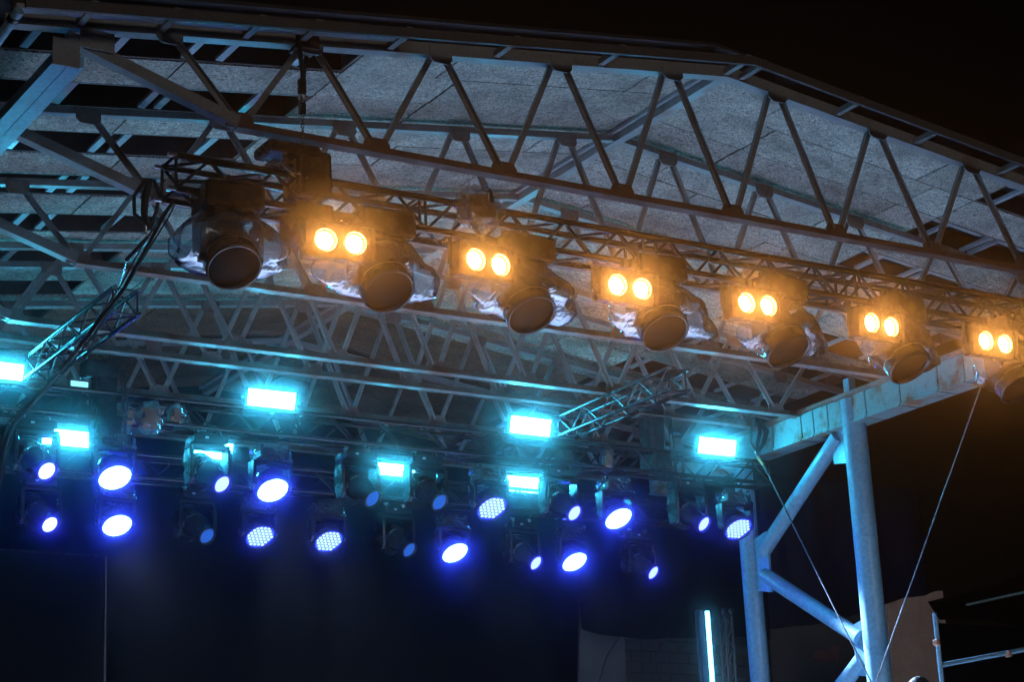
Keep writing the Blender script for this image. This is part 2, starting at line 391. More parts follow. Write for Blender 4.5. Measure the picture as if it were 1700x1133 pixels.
# front edge
for a, b in ((4.0, XR), (XR, 16.5)):
    strut('fascia', (a, 12.05, ztop(a) + .0), (b, 12.05, ztop(b) + .0), .03, .075, 'fascia', roof)
    if a < XR: strut('purlin', (a, 12.26, ztop(a) + .055), (b - 3.2, 12.26, ztop(b - 3.2) + .055), .07, .04, 'slat', roof)
for x in [4.5, 5.1, 5.75, 6.2, 6.95, 7.9, 8.9, XR - .02, XR + .14, 11.4, 12.3, 13.3, 14.3]:
    strut('bracket', (x, 12.07, ztop(x) + .04), (x, 12.44, ztop(x) + .04), .05, .05, 'steel', roof)
# left eave beam made of two channels, and the eave brace tube at the corner
eb = thing('eave_beam', 'pale violet double channel eave beam at the upper left corner', 'beam', (4.5, 12.7, ZB + .23))
zb_ = 6.05 + EYE
for xo in (-.057, .057):
    p = at_z(106, 116, zb_)
    strut('channel', (p.x + xo, 12.52, zb_ + .04), (p.x + xo, 23.2, zb_ + .04), .108, .08, 'column', eb)
tb = thing('eave_brace', 'short lavender steel tube at the very top left corner', 'brace', at(10, 60, 12.2))
MB().path([at(-40, 118, 12.5), at(32, 17, 12.0)], .035, 12).build('tube', 'column', tb)
MB().path([at(24, 28, 12.05), at(20, 34, 12.08)], .042, 12).build('collar', 'black', tb)

# ------------------------------------------------------------------ right eave beam, columns and braces
XB = 14.97; zt = 5.80 + EYE; zbm = 5.49 + EYE
rb = thing('side_beam', 'weathered turquoise box beam resting on the right hand columns', 'beam', (XB + .12, 16, zbm))
ys = [11.9] + [at_x(x, y, XB).y for x, y in ((1600, 610), (1556, 624), (1493, 645), (1436, 663), (1374, 690), (1350, 698), (1330, 705), (1283, 726))] + [20.4]
ys = sorted(ys)
for a, b in zip(ys[:-1], ys[1:]):
    o = MB().box2((XB, a + .008, zbm + .022), (XB + .24, b - .008, zt)).build('beam_segment', 'beam', rb, bevel=.006)
    MB().box2((XB - .018, a + .012, zbm), (XB + .26, b - .012, zbm + .021)).build('bottom_flange', 'beam', rb)
MB().box2((XB + .02, 11.9, zbm + .03), (XB + .22, 20.4, zt - .02)).build('core', 'rim', rb)
strut('top_angle', (XB - .02, 11.9, zt + .02), (XB - .02, 20.4, zt + .02), .07, .035, 'chord', rb)
def column(name, label, x, yc, r, top):
    t = thing(name, label, 'column', (x, yc, 0))
    MB().lathe([(0, r), (top, r)], (x, yc, 0), (0, 0, 1), 40).build('shaft', 'column', t)
    MB().lathe([(0, r + .1), (.025, r + .1)], (x, yc, 0), (0, 0, 1), 24, False).build('base_plate', 'column', t)
    for zz in (2.6, 4.3, 5.9):
        MB().lathe([(0, r), (.004, r + .004), (.012, r + .004), (.016, r)], (x, yc, zz), (0, 0, 1), 40, True, False, False).build('weld_seam', 'column', t)
    return t
XC = 15.1
c1 = column('column', 'thick pale blue round steel column nearer the audience', XC - .04, 16.60, .132, zt - .02)
c2 = column('column', 'round steel column farther back, half hidden by the rear truss end', XC, 18.66, .115, zbm)
p = at_x(1410, 636, XC - .06); MB().box2((XC - .1, p.y - .03, zt), (XC + .0, p.y + .06, zt + .22)).build('stub', 'column', c1)
br = thing('column_bracing', 'zigzag of pale steel tubes between the two right columns', 'bracing', (XC, 17.6, 2))
segs = [((16.93, 5.44), (18.42, 4.40)), ((18.42, 4.13), (16.88, 3.16)), ((16.88, 2.93), (18.42, 1.95)), ((18.42, 1.7), (16.88, .75)), ((16.88, .5), (18.42, -.4))]
for (ya, za_), (yb, zb2) in segs:
    MB().path([(XC, ya, za_ + EYE), (XC, yb, zb2 + EYE)], .088, 20).build('tube', 'column', br)
for (yy, zz, hy, hz) in ((16.86, 5.36, .17, .27), (18.47, 4.27, .16, .36), (16.83, 3.04, .15, .34), (18.47, 1.83, .15, .34), (16.83, .62, .15, .34)):
    MB().prism([(-hy, -hz), (hy, -hz * .8), (hy, hz * .8), (-hy, hz)], (XC, yy, zz + EYE), (0, 1, 0), (0, 0, 1), .03).build('gusset', 'column', br)

# ------------------------------------------------------------------ lattice box trusses
def box_truss(name, label, p, q, size, m, r=.024, rb=.0105, step=.25, upv=(0, 0, 1), group=None, collars=()):
    """p, q: centre line ends; four rails and a bracing zigzag on every side, each its own part"""
    p = Vector(p); q = Vector(q); t = thing(name, label, 'lighting truss', p, group)
    d = (q - p).normalized(); u = Vector(upv); u = (u - d * u.dot(d)).normalized(); v = d.cross(u); h = size / 2
    C = {}
    for a in (-1, 1):
        for b in (-1, 1):
            C[a, b] = u * (a * h) + v * (b * h)
            strut('rail', p + C[a, b], q + C[a, b], r, r, m, t, 'tube')
            e = p + C[a, b]
    L = (q - p).length; n = max(2, int(round(L / step)))
    faces = [((1, -1), (-1, -1)), ((1, 1), (-1, 1)), ((1, -1), (1, 1)), ((-1, -1), (-1, 1))]
    for fi, (c0, c1) in enumerate(faces):
        for i in range(n):
            a, b = (c0, c1) if (i + fi) % 2 == 0 else (c1, c0)
            strut('brace', p + d * (L * i / n) + C[a], p + d * (L * (i + 1) / n) + C[b], rb, rb, m, t, 'tube')
        for s_ in collars:
            strut('brace', p + d * s_ + C[c0], p + d * s_ + C[c1], rb, rb, m, t, 'tube')
    for s_ in (0, L):
        for a, b in faces: strut('brace', p + d * s_ + C[a], p + d * s_ + C[b], rb, rb, m, t, 'tube')
    for a in (-1, 1):
        for b in (-1, 1):
            strut('end_spigot', p + C[a, b] - d * .06, p + C[a, b], .017, .017, 'zinc', t, 'tube')
    return t
FT = .25
FZ = 5.486 + EYE - FT / 2           # centre height of the front lighting truss
FY = Y1 + FT / 2
front_truss = box_truss('lighting_truss', 'dark front lighting truss carrying the amber lamps and bagged heads',
    (5.24, FY, FZ), (15.0, FY, FZ), FT, 'blacktruss', .029, .0125, .25, collars=(1.95, 2.0, 4.0, 4.12, 6.1, 6.22, 8.2, 8.3))
RY = 18.1; RZ = 5.24 + EYE
rear_truss = box_truss('lighting_truss', 'rear black lighting truss with the upper row of moving heads',
    (4.6, RY + .02, RZ), (14.95, RY + .02, RZ), FT, 'blacktruss', .024, .0105, .27, collars=(2.0, 2.1, 4.3, 4.42, 6.6, 6.72, 9.0, 9.1))
BY = 20.3; BZ = 5.24 + EYE
back_truss = box_truss('lighting_truss', 'hindmost black lighting truss with the lower row of moving heads',
    (5.0, BY + .02, BZ), (15.6, BY + .02, BZ), FT, 'blacktruss', .024, .0105, .27)
zs = 5.52 + EYE
for lab, (x, y, xx, yy) in (('short aluminium truss pointing forward below the roof at far left', (78, 606, 200, 500)), ('short aluminium truss pointing forward beside the rear lamps on the right', (940, 708, 1128, 632))):
    a = at_z(x, y, zs); b = at_z(xx, yy, zs); X = (a.x + b.x) / 2
    box_truss('lighting_truss', lab, (X, b.y, zs), (X, max(a.y, 18.0) - .02, zs), .22, 'duralu', .021, .009, .27)

# ------------------------------------------------------------------ lamps on the front truss
def make_blinder():
    t = thing('blinder', 'x', 'stage light')
    W, Hh, D = .53, .265, .16
    # housing: back, four sides, and a front plate with two round openings
    b = MB(); b.box((0, .0, 0), (W, .10, Hh)); b.build('housing', 'black', t, bevel=.012)
    fr = MB()
    n = 28
    for sx in (-1, 1):
        cx = sx * .1125; x0 = cx - .1125; x1 = cx + .1125
        sq = []; ci = []
        for k in range(n):
            a = 2 * math.pi * k / n; c, s_ = math.cos(a), math.sin(a); m_ = max(abs(c) / .1125, abs(s_) / .118)
            sq.append((cx + c / m_, -.078, s_ / m_)); ci.append((cx + c * .08, -.078, s_ * .08))
        cb = [(x, -.051, z) for x, y, z in ci]
        fr.add(sq + ci, [(k, (k + 1) % n, n + (k + 1) % n, n + k) for k in range(n)])
        fr.add(ci + cb, [(k, (k + 1) % n, n + (k + 1) % n, n + k) for k in range(n)], True)
        lens = MB().lathe([(0, .066), (.009, .046)], (cx, -.0525, 0), (0, -1, 0), 16, True, False, True)
        lens.build('lamp', 'amber', t)
        MB().lathe([(0, .0802), (.01, .0835), (.01, .0905), (0, .0905)], (cx, -.0785, 0), (0, -1, 0), 28, True, False, False).build('bezel', 'black', t)
    fr.build('front_plate', 'black', t)
    for z in (-1, 1): MB().box((0, -.065, z * .1255), (W, .036, .014)).build('trim', 'black', t, bevel=.003)
    for sx in (-1, 1): MB().box((sx * .2445, -.05, 0), (.039, .066, .236)).build('side_plate', 'black', t, bevel=.003)
    for sx in (-1, 1): MB().box((sx * .285, .01, .06), (.008, .045, .2)).build('bracket_arm', 'black', t)
    MB().box((0, .01, .164), (.578, .045, .008)).build('bracket', 'black', t)
    MB().box((0, .01, .20), (.05, .05, .07)).build('clamp', 'black', t, bevel=.01)
    for sx in (-1, 1): MB().box((sx * .1, -.055, -.142), (.05, .03, .02)).build('foot', 'zinc', t)
    return t
def film_skirt(parent, seed, o, ax):
    """a clear rain bag pulled over the fixture: tied round the base, bulging beside the head, gathered round the lens ring"""
    rnd = random.Random(seed); n = 84; rows = 18; b = MB(); vs = []
    ph = [rnd.uniform(0, 6.28) for _ in range(8)]; fl = rnd.uniform(.8, 1.15); fr_ = rnd.uniform(.75, 1.15)
    yp = ax.cross(Vector((1, 0, 0))).normalized(); yp = yp if yp.y > 0 else -yp; c = o + ax * .09
    for j in range(rows):
        f = j / (rows - 1)
        bul = (f ** .95) * ((1 - f) ** .36) / .52
        for k in range(n):
            a = 2 * math.pi * k / n; ca, sa = math.cos(a), math.sin(a)
            top = Vector((.245 * ca, .17 * sa, -.25 + .012 * math.sin(7 * a + ph[0])))
            bot = c + (Vector((1, 0, 0)) * ca + yp * sa) * .196
            q = top.lerp(bot, f ** .9)
            side = abs(ca) ** 1.6
            w_ = bul * side * .31 * (fl if ca < 0 else fr_) * (1 + .22 * math.sin(4 * a + ph[1] + 2 * f) + .12 * math.sin(9 * a + ph[2] - 3 * f))
            q.x += math.copysign(w_, ca); q.z -= .075 * f * bul * side * (1 + .4 * math.sin(3 * a + ph[3])); q.y += .05 * bul * sa
            cr = (.2 + bul) * (.007 * math.sin(17 * a + ph[4] + 6 * f) + .004 * math.sin(29 * a + ph[5] - 9 * f)) * min(1, 8 * (1 - f))
            nn = noise.noise(q * 8 + Vector((seed, 0, 0))) * .03 * min(1, 5 * (1 - f)) * min(1, 5 * f)
            d = Vector((q.x, q.y, 0)); d = d.normalized() if d.length > 1e-4 else d
            vs.append(q + d * (cr + nn) + Vector((0, 0, nn * .6)))
    fs = [(j * n + k, j * n + (k + 1) % n, (j + 1) * n + (k + 1) % n, (j + 1) * n + k) for j in range(rows - 1) for k in range(n)]
    b.add(vs, fs, True); bag = b.build('rain_bag', 'film', parent)
    last = vs[-n:]
    MB().path(last + [last[0]], .003, 5, False).build('hem', 'hem', bag)
    return bag
def make_front_head(seed, tilt):
    """big moving head hanging from the truss; origin at the clamps"""
    t = thing('moving_head', 'x', 'stage light')
    base = MB(); base.box((0, 0, -.12), (.44, .36, .2)); base.build('base', 'black', t, bevel=.03)
    MB().box((0, 0, -.245), (.30, .28, .05)).build('turntable', 'black', t, bevel=.015)
    for sx in (-1, 1):
        MB().box((sx * .14, 0, 0), (.05, .05, .06)).build('clamp', 'black', t, bevel=.01)
        MB().prism([(-.10, -.02), (.10, -.02), (.085, -.30), (.045, -.345), (-.045, -.345), (-.085, -.30)], (sx * .212, 0, -.255), (0, 1, 0), (0, 0, 1), .045).build('yoke_arm', 'gloss', t, bevel=.008)
    ax = Vector((0, -math.sin(tilt), -math.cos(tilt))); o = Vector((0, 0, -.49))
    h = MB().lathe([(-.24, .10), (-.23, .14), (-.16, .165), (.02, .182), (.12, .19), (.17, .192)], o, ax, 36, True, True, False).build('head', 'gloss', t)
    MB().lathe([(.17, .198), (.2, .198), (.2, .178), (.165, .172)], o, ax, 36, True, False, False).build('lens_ring', 'gloss', h)
    MB().lathe([(.166, .174), (.172, .12), (.176, .05), (.177, .003)], o, ax, 32, True, False, False).build('lens', 'lens_dark', h)
    film_skirt(t, seed, o, ax)
    return t
bl_px = [(559, 405.5), (800.5, 439.5), (1037, 479.5), (1247.5, 509.5), (1452.5, 542.5), (1642, 571.5)]
BL = ['amber two-lamp blinder at the left, beside the chain hoist', 'second amber two-lamp blinder from the left, below the wrapped bundle', 'third amber two-lamp blinder from the left on the front truss',
      'fourth amber two-lamp blinder from the left on the front truss', 'fifth amber two-lamp blinder, second from the right edge', 'amber two-lamp blinder at the right edge of the front truss']
proto = make_blinder()
for i, (px, lab) in enumerate(zip(bl_px, BL)):
    o = proto if i == 0 else copy_tree(proto)
    o.location = at(*px, 12.26); o.rotation_euler = (R(4 + random.uniform(-3, 4)), R(random.uniform(-1.5, 1.5)), R(random.uniform(-6, 6)))
    tag(o, lab, 'stage light', 'amber two-lamp blinders on the front truss')
fh_px = [(388, 440), (642, 480), (880, 518), (1103, 548), (1307, 578), (1507, 605), (1690, 640)]
FH = ['bagged moving head at the left end of the front truss', 'bagged moving head right of the first amber blinder', 'bagged moving head right of the second amber blinder',
      'bagged moving head right of the third amber blinder', 'bagged moving head right of the fourth amber blinder', 'bagged moving head right of the fifth amber blinder', 'bagged moving head cut by the right edge of the picture']
for i, (px, lab) in enumerate(zip(fh_px, FH)):
    tl = [.62, .62, .55, .58, .5, .52, .55][i]
    o = make_front_head(i + 3, tl); c = at(*px, 12.36)
    o.location = (c.x, 12.45, c.z + .49 + .16 * math.cos(tl)); o.rotation_euler = (0, 0, R([-4, 2, 5, -3, 8, 12, 10][i]))
    tag(o, lab, 'stage light', 'bagged moving heads on the front truss')

# ------------------------------------------------------------------ lamps on the rear trusses
def make_panel():
    t = thing('strobe_panel', 'x', 'stage light')
    MB().box((0, .04, 0), (.54, .07, .21)).build('housing', 'black', t, bevel=.008)
    MB().box((0, .002, 0), (.51, .008, .178)).build('light_face', 'panel', t)
    for sx in (-1, 1): MB().box((sx * .285, .04, -.05), (.006, .04, .22)).build('bracket_arm', 'black', t)
    MB().box((0, .04, -.163), (.576, .04, .006)).build('bracket', 'black', t)
    for sx in (-1, 1): MB().lathe([(0, .022), (.02, .022), (.03, .015)], (sx * .288, .04, .0), (sx, 0, 0), 10, False).build('knob', 'black', t)
    return t
pp = make_panel()
PN = [(-6, 617, 0, 'cyan strobe panel cut off by the left picture edge'), (451, 664, 0, 'cyan strobe panel standing on the rear truss, left of its middle'),
      (881, 708, 0, 'cyan strobe panel standing on the rear truss, right of its middle'), (1191, 742, 0, 'cyan strobe panel at the right end of the rear truss near the sling'),
      (110, 729, 1, 'lower cyan strobe panel above the leftmost beam head'), (350, 748, 1, 'lower cyan strobe panel mostly hidden behind a moving head'),
      (655, 784, 1, 'lower cyan strobe panel between two beam heads in the middle'), (869, 805, 1, 'lower cyan strobe panel beside the third wash head')]
for i, (x, y, row, lab) in enumerate(PN):
    o = pp if i == 0 else copy_tree(pp)
    o.location = at(x, y, 18.02 if row == 0 else 20.22); o.rotation_euler = (R(16), 0, R(random.uniform(-2, 2)))
    tag(o, lab, 'stage light', 'cyan strobe panels on the rear trusses')
for ch in pp.children: pass

AXW = Vector((0, -.6, -.8)).normalized()
def make_wash(level):
    t = thing('wash_head', 'x', 'stage light')
    MB().box((0, 0, -.1), (.31, .26, .12)).build('base', 'black', t, bevel=.025)
    for sx in (-1, 1):
        MB().box((sx * .1, 0, -.015), (.04, .045, .06)).build('clamp', 'black', t, bevel=.008)
        MB().prism([(-.075, .02), (.075, .02), (.06, -.22), (.03, -.26), (-.03, -.26), (-.06, -.22)], (sx * .195, 0, -.2), (0, 1, 0), (0, 0, 1), .04).build('yoke_arm', 'gloss', t, bevel=.01)
    MB().box((0, 0, -.185), (.43, .15, .045)).build('yoke_bridge', 'gloss', t, bevel=.012)
    o = Vector((0, 0, -.40))
    h = MB().lathe([(-.14, .09), (-.13, .12), (-.06, .155), (.04, .172), (.075, .172)], o, AXW, 32, True, True, False).build('head', 'gloss', t)
    MB().lathe([(.075, .176), (.092, .174), (.092, .158), (.07, .157)], o, AXW, 32, True, False, False).build('lens_ring', 'black', h)
    MB().lathe([(.066, .158), (.068, .158)], o, AXW, 16, False, False, True).build('lens_plate', 'glowplate_' + level, h)
    c = MB(); a = Vector((1, 0, 0)); b = AXW.cross(a); rr = .0182; dd = .0455
    for q in range(-3, 4):
        for r_ in range(-3, 4):
            if abs(q + r_) > 3: continue
            x = dd * (q + r_ / 2); y = dd * r_ * .866; k = math.hypot(x, y)
            ce = o + AXW * .073 + a * x + b * y
            c.add([ce + (a * math.cos(R(60 * i + 30)) + b * math.sin(R(60 * i + 30))) * rr * 1.06 for i in range(6)], [tuple(range(6))])
    c.build('lens_array', 'wash_' + level, h)
    ld = bpy.data.lights.new('wash_beam', 'SPOT'); ld.energy = 6300 if level == 'hi' else 3600; ld.color = (.42, .6, 1); ld.spot_size = R(50); ld.spot_blend = .6; ld.shadow_soft_size = .1
    lo = bpy.data.objects.new('wash_beam', ld); COL.objects.link(lo); lo.parent = t; lo.location = o + AXW * .2; lo.rotation_euler = Vector((0, -.68, -.73)).to_track_quat('-Z', 'Y').to_euler()
    f = MB()
    rnd = random.Random(5)
    vs = []
    n = 26
    for j in range(6):
        for k in range(n):
            an = 2 * math.pi * k / n; r_ = .19 + .02 * math.sin(5 * an + j) + rnd.uniform(-.012, .012)
            vs.append((math.cos(an) * r_ * 1.05, math.sin(an) * r_ * .9, -.02 - j * .035 + rnd.uniform(-.006, .006)))
    f.add(vs, [(j * n + k, j * n + (k + 1) % n, (j + 1) * n + (k + 1) % n, (j + 1) * n + k) for j in range(5) for k in range(n)], False)
    f.build('rain_cover', 'film', t)
    return t
M['glowplate_hi'] = emit('wash_plate_bright', (.02, .05, 1), 110)
M['glowplate_mid'] = emit('wash_plate_medium', (.003, .008, 1), 22)
def make_beam(level, ax):
    """moving head with a two-armed yoke and a long barrel; origin at its clamps"""
    t = thing('beam_head', 'x', 'stage light'); ax = Vector(ax).normalized()
    MB().box((0, .02, -.075), (.36, .26, .085)).build('base', 'gloss', t, bevel=.02)
    MB().box((-.06, -.114, -.07), (.035, .006, .022)).build('sticker', 'sticker', t)
    for sx in (-1, 1):
        MB().box((sx * .12, 0, 0), (.045, .05, .05)).build('clamp', 'zinc', t, bevel=.008)
        MB().prism([(-.085, 0), (.085, 0), (.10, -.12), (.09, -.32), (.05, -.37), (-.05, -.37), (-.09, -.32), (-.10, -.12)], (sx * .2, 0, -.16), (0, 1, 0), (0, 0, 1), .045).build('yoke_arm', 'gloss', t, bevel=.016)
    MB().box((0, 0, -.145), (.43, .15, .045)).build('yoke_bridge', 'gloss', t, bevel=.015)
    # rounded bow closing the yoke below the head
    bow = MB(); P = []
    for k in range(13):
        a = math.pi * k / 12; P.append((-.2 * math.cos(a), 0.0, -.475 - .085 * math.sin(a)))
    for k in range(12):
        p0, p1 = Vector(P[k]), Vector(P[k + 1]); m_ = (p0 + p1) / 2; d = p1 - p0
        bow.box(m_, (d.length * 1.03, .14, .022), Matrix.Rotation(-math.atan2(d.z, d.x), 3, 'Y'))
    bow.build('yoke_bow', 'gloss', t)
    o = Vector((0, 0, -.40))
    h = MB().lathe([(-.26, .06), (-.25, .11), (-.20, .135), (-.02, .145), (.08, .13), (.1, .105), (.24, .098)], o, ax, 28, True, True, False).build('head', 'gloss', t)
    MB().lathe([(-.03, .147), (-.02, .150), (.0, .150), (.01, .147)], o, ax, 28, True, False, False).build('band', 'dim_silver', h)
    MB().lathe([(.24, .104), (.27, .104), (.27, .088), (.235, .086)], o, ax, 28, True, False, False).build('lens_ring', 'black', h)
    MB().lathe([(.245, .087), (.255, .06), (.26, .02), (.2605, .001)], o, ax, 24, True, False, False).build('lens', 'spot_' + level, h)
    if level == 'lo': MB().lathe([(0, .034), (.002, .02)], o + ax * .258, ax, 16, True, False, True).build('lens_core', 'spot_core', h)
    return t
AXB = Vector((.2, -.72, -.54)).normalized()
bproto = {k: None for k in ('hi', 'mid', 'lo')}; wproto = {'hi': None, 'mid': None}
def place(kind, level, x, y, Y, lab, grp, rz=0):
    store = bproto if kind == 'b' else wproto
    if store[level] is None: o = store[level] = make_beam(level, AXB) if kind == 'b' else make_wash(level)
    else: o = copy_tree(store[level])
    off = (Vector((0, 0, -.40)) + AXB * .26) if kind == 'b' else (Vector((0, 0, -.40)) + AXW * .08)
    rot = Matrix.Rotation(rz, 3, 'Z'); c = at(x, y, Y + (rot @ off).y)
    o.location = c - rot @ off; o.rotation_euler = (0, 0, rz)
    tag(o, lab, 'stage light', grp)
    return o
GB, GW = 'beam moving heads on the rear trusses', 'wash moving heads on the rear trusses'
for k, lv, x, y, lab in [('b', 'hi', 78, 783, 'beam head at the far left of the upper rear row'), ('b', 'mid', 369, 805, 'beam head in front of a hidden cyan panel, upper row'),
        ('b', 'lo', 619, 829, 'dim blue beam head left of the middle lower cyan panel'), ('b', 'lo', 730, 835, 'dim blue beam head right of the middle lower cyan panel'),
        ('b', 'mid', 954, 853, 'beam head right of the lower cyan panel, upper row'), ('b', 'mid', 1169, 871, 'beam head at the right of the upper rear row, below the rightmost cyan panel'),
        ('w', 'hi', 191, 794, 'bright wash head at the left of the upper rear row'), ('w', 'hi', 453, 815, 'wash head below the left cyan panel, upper row'),
        ('w', 'mid', 817, 845, 'wash head with visible lens cells left of the lower right cyan panel'), ('w', 'hi', 1027, 862, 'blue-white wash head second from the right in the upper row'),
        ('w', 'mid', 1226, 879.5, 'wash head with visible lens cells before the rear column')]:
    place(k, lv, x, y, RY, lab, GB if k == 'b' else GW, R(random.uniform(-4, 4)))
for k, lv, x, y, lab in [('b', 'hi', 83, 872, 'beam head at the far left of the lower row, lens bright white'), ('b', 'lo', 344, 891, 'dim beam head in the lower row left of two wash heads'),
        ('b', 'lo', 680, 914, 'dim beam head in the middle of the lower row'), ('b', 'mid', 890, 936, 'beam head in the lower row beside the right wash head'),
        ('b', 'mid', 1085, 952, 'rightmost beam head of the lower row'), ('w', 'hi', 194.5, 873.6, 'bright wash head at the left of the lower row'),
        ('w', 'mid', 432, 892, 'left one of two neighbouring wash heads in the lower row'), ('w', 'mid', 546, 900, 'right one of two neighbouring wash heads in the lower row'),
        ('w', 'hi', 755.5, 919, 'bright wash head in the middle of the lower row'), ('w', 'hi', 954, 934, 'bright wash head at the right of the lower row')]:
    place(k, lv, x, y, BY, lab, GB if k == 'b' else GW, R(random.uniform(-4, 4)))

# ------------------------------------------------------------------ rigging: hoists, chain, slings, ropes, cables, wrapped bundles
def chain(p, q, r=.011):
    p = Vector(p); q = Vector(q); n = int((q - p).length / .03); b = MB(); d = (q - p) / n
    for i in range(n):
        c = p + d * (i + .5); a = Vector((1, 0, 0)) if i % 2 else Vector((0, 1, 0)); t = d.normalized(); P = []
        for k in range(9):
            an = 2 * math.pi * k / 8; P.append(c + t * .021 * math.cos(an) + a * .011 * math.sin(an))
        b.path(P, .0045, 5, False)
    return b
hp = at(500, 82, Y1); hq = at(500, 248, Y1)
hz = thing('chain_hoist', 'black chain hoist on the front truss hanging from the first roof truss', 'hoist', (hq.x, Y1, FZ))
X = hp.x
MB().box2((X - .07, Y1 - .09, hp.z - .02), (X + .11, Y1 + .07, hp.z + .16)).build('beam_clamp', 'primer', hz, bevel=.01)
MB().path([(X - .06, Y1 - .075, hp.z + .06), (X - .04, Y1 - .08, hp.z - .16), (X, Y1 - .02, hp.z - .26), (X + .05, Y1 + .06, hp.z - .16), (X + .08, Y1 + .06, hp.z + .06)], .018, 8).build('sling', 'rubber', hz)
MB().box((X, Y1, hp.z - .30), (.06, .05, .12)).build('hook_block', 'black', hz, bevel=.012)
MB().path([(X, Y1, hp.z - .36), (X + .02, Y1, hp.z - .39), (X + .015, Y1, hp.z - .43), (X - .02, Y1, hp.z - .43), (X - .03, Y1, hp.z - .39)], .011, 8).build('hook', 'zinc', hz)
MB().box((X, Y1, hp.z - .475), (.05, .045, .09)).build('chain_stop', 'black', hz, bevel=.01)
chain((X, Y1, hp.z - .5), (X, Y1, hq.z - .02)).build('chain', 'zinc', hz)
a = at(440, 232, 12.4); b = at(528, 262, 12.4)
MB().box2((a.x, 12.33, b.z - .02), (b.x, 12.62, a.z)).build('motor', 'black', hz, bevel=.03)
a = at(492, 240, 12.4); b = at(552, 330, 12.4)
MB().box2((a.x, 12.38, b.z), (b.x, 12.66, a.z - .02)).build('gearbox', 'black', hz, bevel=.03)
a = at(492, 330, 12.4); b = at(556, 398, 12.4)
MB().box2((a.x, 12.40, b.z), (b.x, 12.70, a.z)).build('truss_bracket', 'black', hz, bevel=.02)
MB().path([at(468, 232, 12.5), at(474, 220, 12.5), at(487, 218, 12.5), at(494, 232, 12.5)], .008, 6).build('handle', 'rubber', hz)
a = at(442, 262, 12.4); MB().box((a.x + .17, 12.45, a.z - .07), (.3, .2, .012), Matrix.Rotation(.35, 3, 'Y')).build('chain_guide', 'zinc', hz)
for lab, xx, yy, Yd in (('black hoist block standing on the rear truss at left', 172, 668, RY), ('black hoist block with cables on the rear truss at right', 1083, 730, RY)):
    c = at(xx, yy, Yd); t = thing('hoist', lab, 'hoist', c)
    MB().box((c.x, Yd, c.z + .02), (.2, .24, .44)).build('body', 'black', t, bevel=.03)
    MB().box((c.x - .06, Yd - .03, c.z + .30), (.34, .2, .17)).build('motor', 'black', t, bevel=.03)
    MB().box((c.x + .02, Yd, c.z - .28), (.24, .3, .2)).build('truss_bracket', 'black', t, bevel=.02)
    MB().path([(c.x - .2, Yd - .03, c.z + .39), (c.x - .16, Yd - .03, c.z + .45), (c.x - .04, Yd - .03, c.z + .45), (c.x, Yd - .03, c.z + .39)], .009, 6).build('handle', 'zinc', t)
    chain((c.x + .06, Yd, c.z + .36), (c.x + .06, Yd, ZB - .06 + .3)).build('chain', 'zinc', t)
    rnd = random.Random(xx)
    for k in range(4):
        MB().path([(c.x + .11 + .02 * k, Yd - .14, c.z + .3), (c.x + .14 + rnd.uniform(-.03, .05), Yd - .16, c.z - .05), (c.x + .13 + rnd.uniform(-.03, .05), Yd - .15, c.z - .4)], .007, 6).build('cable', 'rubber', t)
def sling(label, p, n, length, seed, m='rubber', wide=.14):
    rnd = random.Random(seed); t = thing('sling', label, 'rigging', p); p = Vector(p); e = p - Vector((0, 0, length))
    for k in range(n):
        a = rnd.uniform(-wide, wide); dy = rnd.uniform(-.06, .06)
        MB().path([p + Vector((a * .4, -.05, .03)), p + Vector((a, dy - .05, -length * .3)), p + Vector((a * .8, dy, -length * .65)), e + Vector((a * .12, 0, .02)), e], .016, 8).build('strap', m, t)
    MB().path([e + Vector((.03, 0, .03)), e + Vector((.035, 0, -.03)), e + Vector((0, 0, -.06)), e + Vector((-.035, 0, -.03)), e + Vector((-.03, 0, .03))], .011, 8).build('shackle', 'zinc', t)
    return t, e
p = at(243, 318, Y1 + 1.6 - .1)
t, e = sling('black sling hanging from the second truss at its left haunch', (p.x + .03, p.y, p.z + .05), 5, .36, 3)
q = at(211, 432, p.y + .3)
MB().path([e - Vector((0, 0, .05)), q], .02, 8).build('turnbuckle', 'black', t)
MB().path([q, at(192, 500, 15.6)], .004, 6).build('wire', 'zinc', t)
p = at(1254, 704, 17.98)
t, e = sling('cluster of grey slings hanging at the right end of the rear truss', (p.x, p.y, p.z), 6, .36, 5, 'gloss', .12)
AN = Vector((14.86, 16.36, 2.35 + EYE))
rope = thing('steel_rope', 'taut steel rope running down from the sling past the rear column', 'rope', e)
MB().path([e - Vector((0, 0, .05)), e + (AN - e) * .05], .022, 10).build('ferrule', 'orange_tag', rope)
MB().path([e + (AN - e) * .05, e + (AN - e) * .085], .017, 8).build('thimble', 'rubber', rope)
MB().path([e + (AN - e) * .08, AN, AN + (AN - e) * .35], .0085, 8).build('cable', 'rope', rope)
q = at_x(1636, 622, XB - .05)
rope = thing('steel_rope', 'taut steel rope running down from the right end of the side beam', 'rope', q)
A2 = at_x(1452, 1140, 14.86)
MB().path([q, A2, A2 + (A2 - q) * .3], .0085, 8).build('cable', 'rope', rope)
MB().path([q + Vector((0, 0, .04)), q + (A2 - q) * .03], .02, 8).build('ferrule', 'zinc', rope)
cb = thing('cable_bundle', 'thick black cable bundle sagging from the front truss to the lower left', 'cable', at(283, 340, 12.5))
P = [(287, 335, 12.5), (274, 355, 12.42), (240, 418, 12.25), (207, 478, 12.1), (148, 556, 11.85), (104, 611, 11.7), (60, 662, 11.55), (22, 704, 11.4), (8, 740, 11.35), (0, 790, 11.3), (-14, 860, 11.3)]
MB().path([at(*c) for c in P], .0125, 8).build('cable', 'rubber', cb)
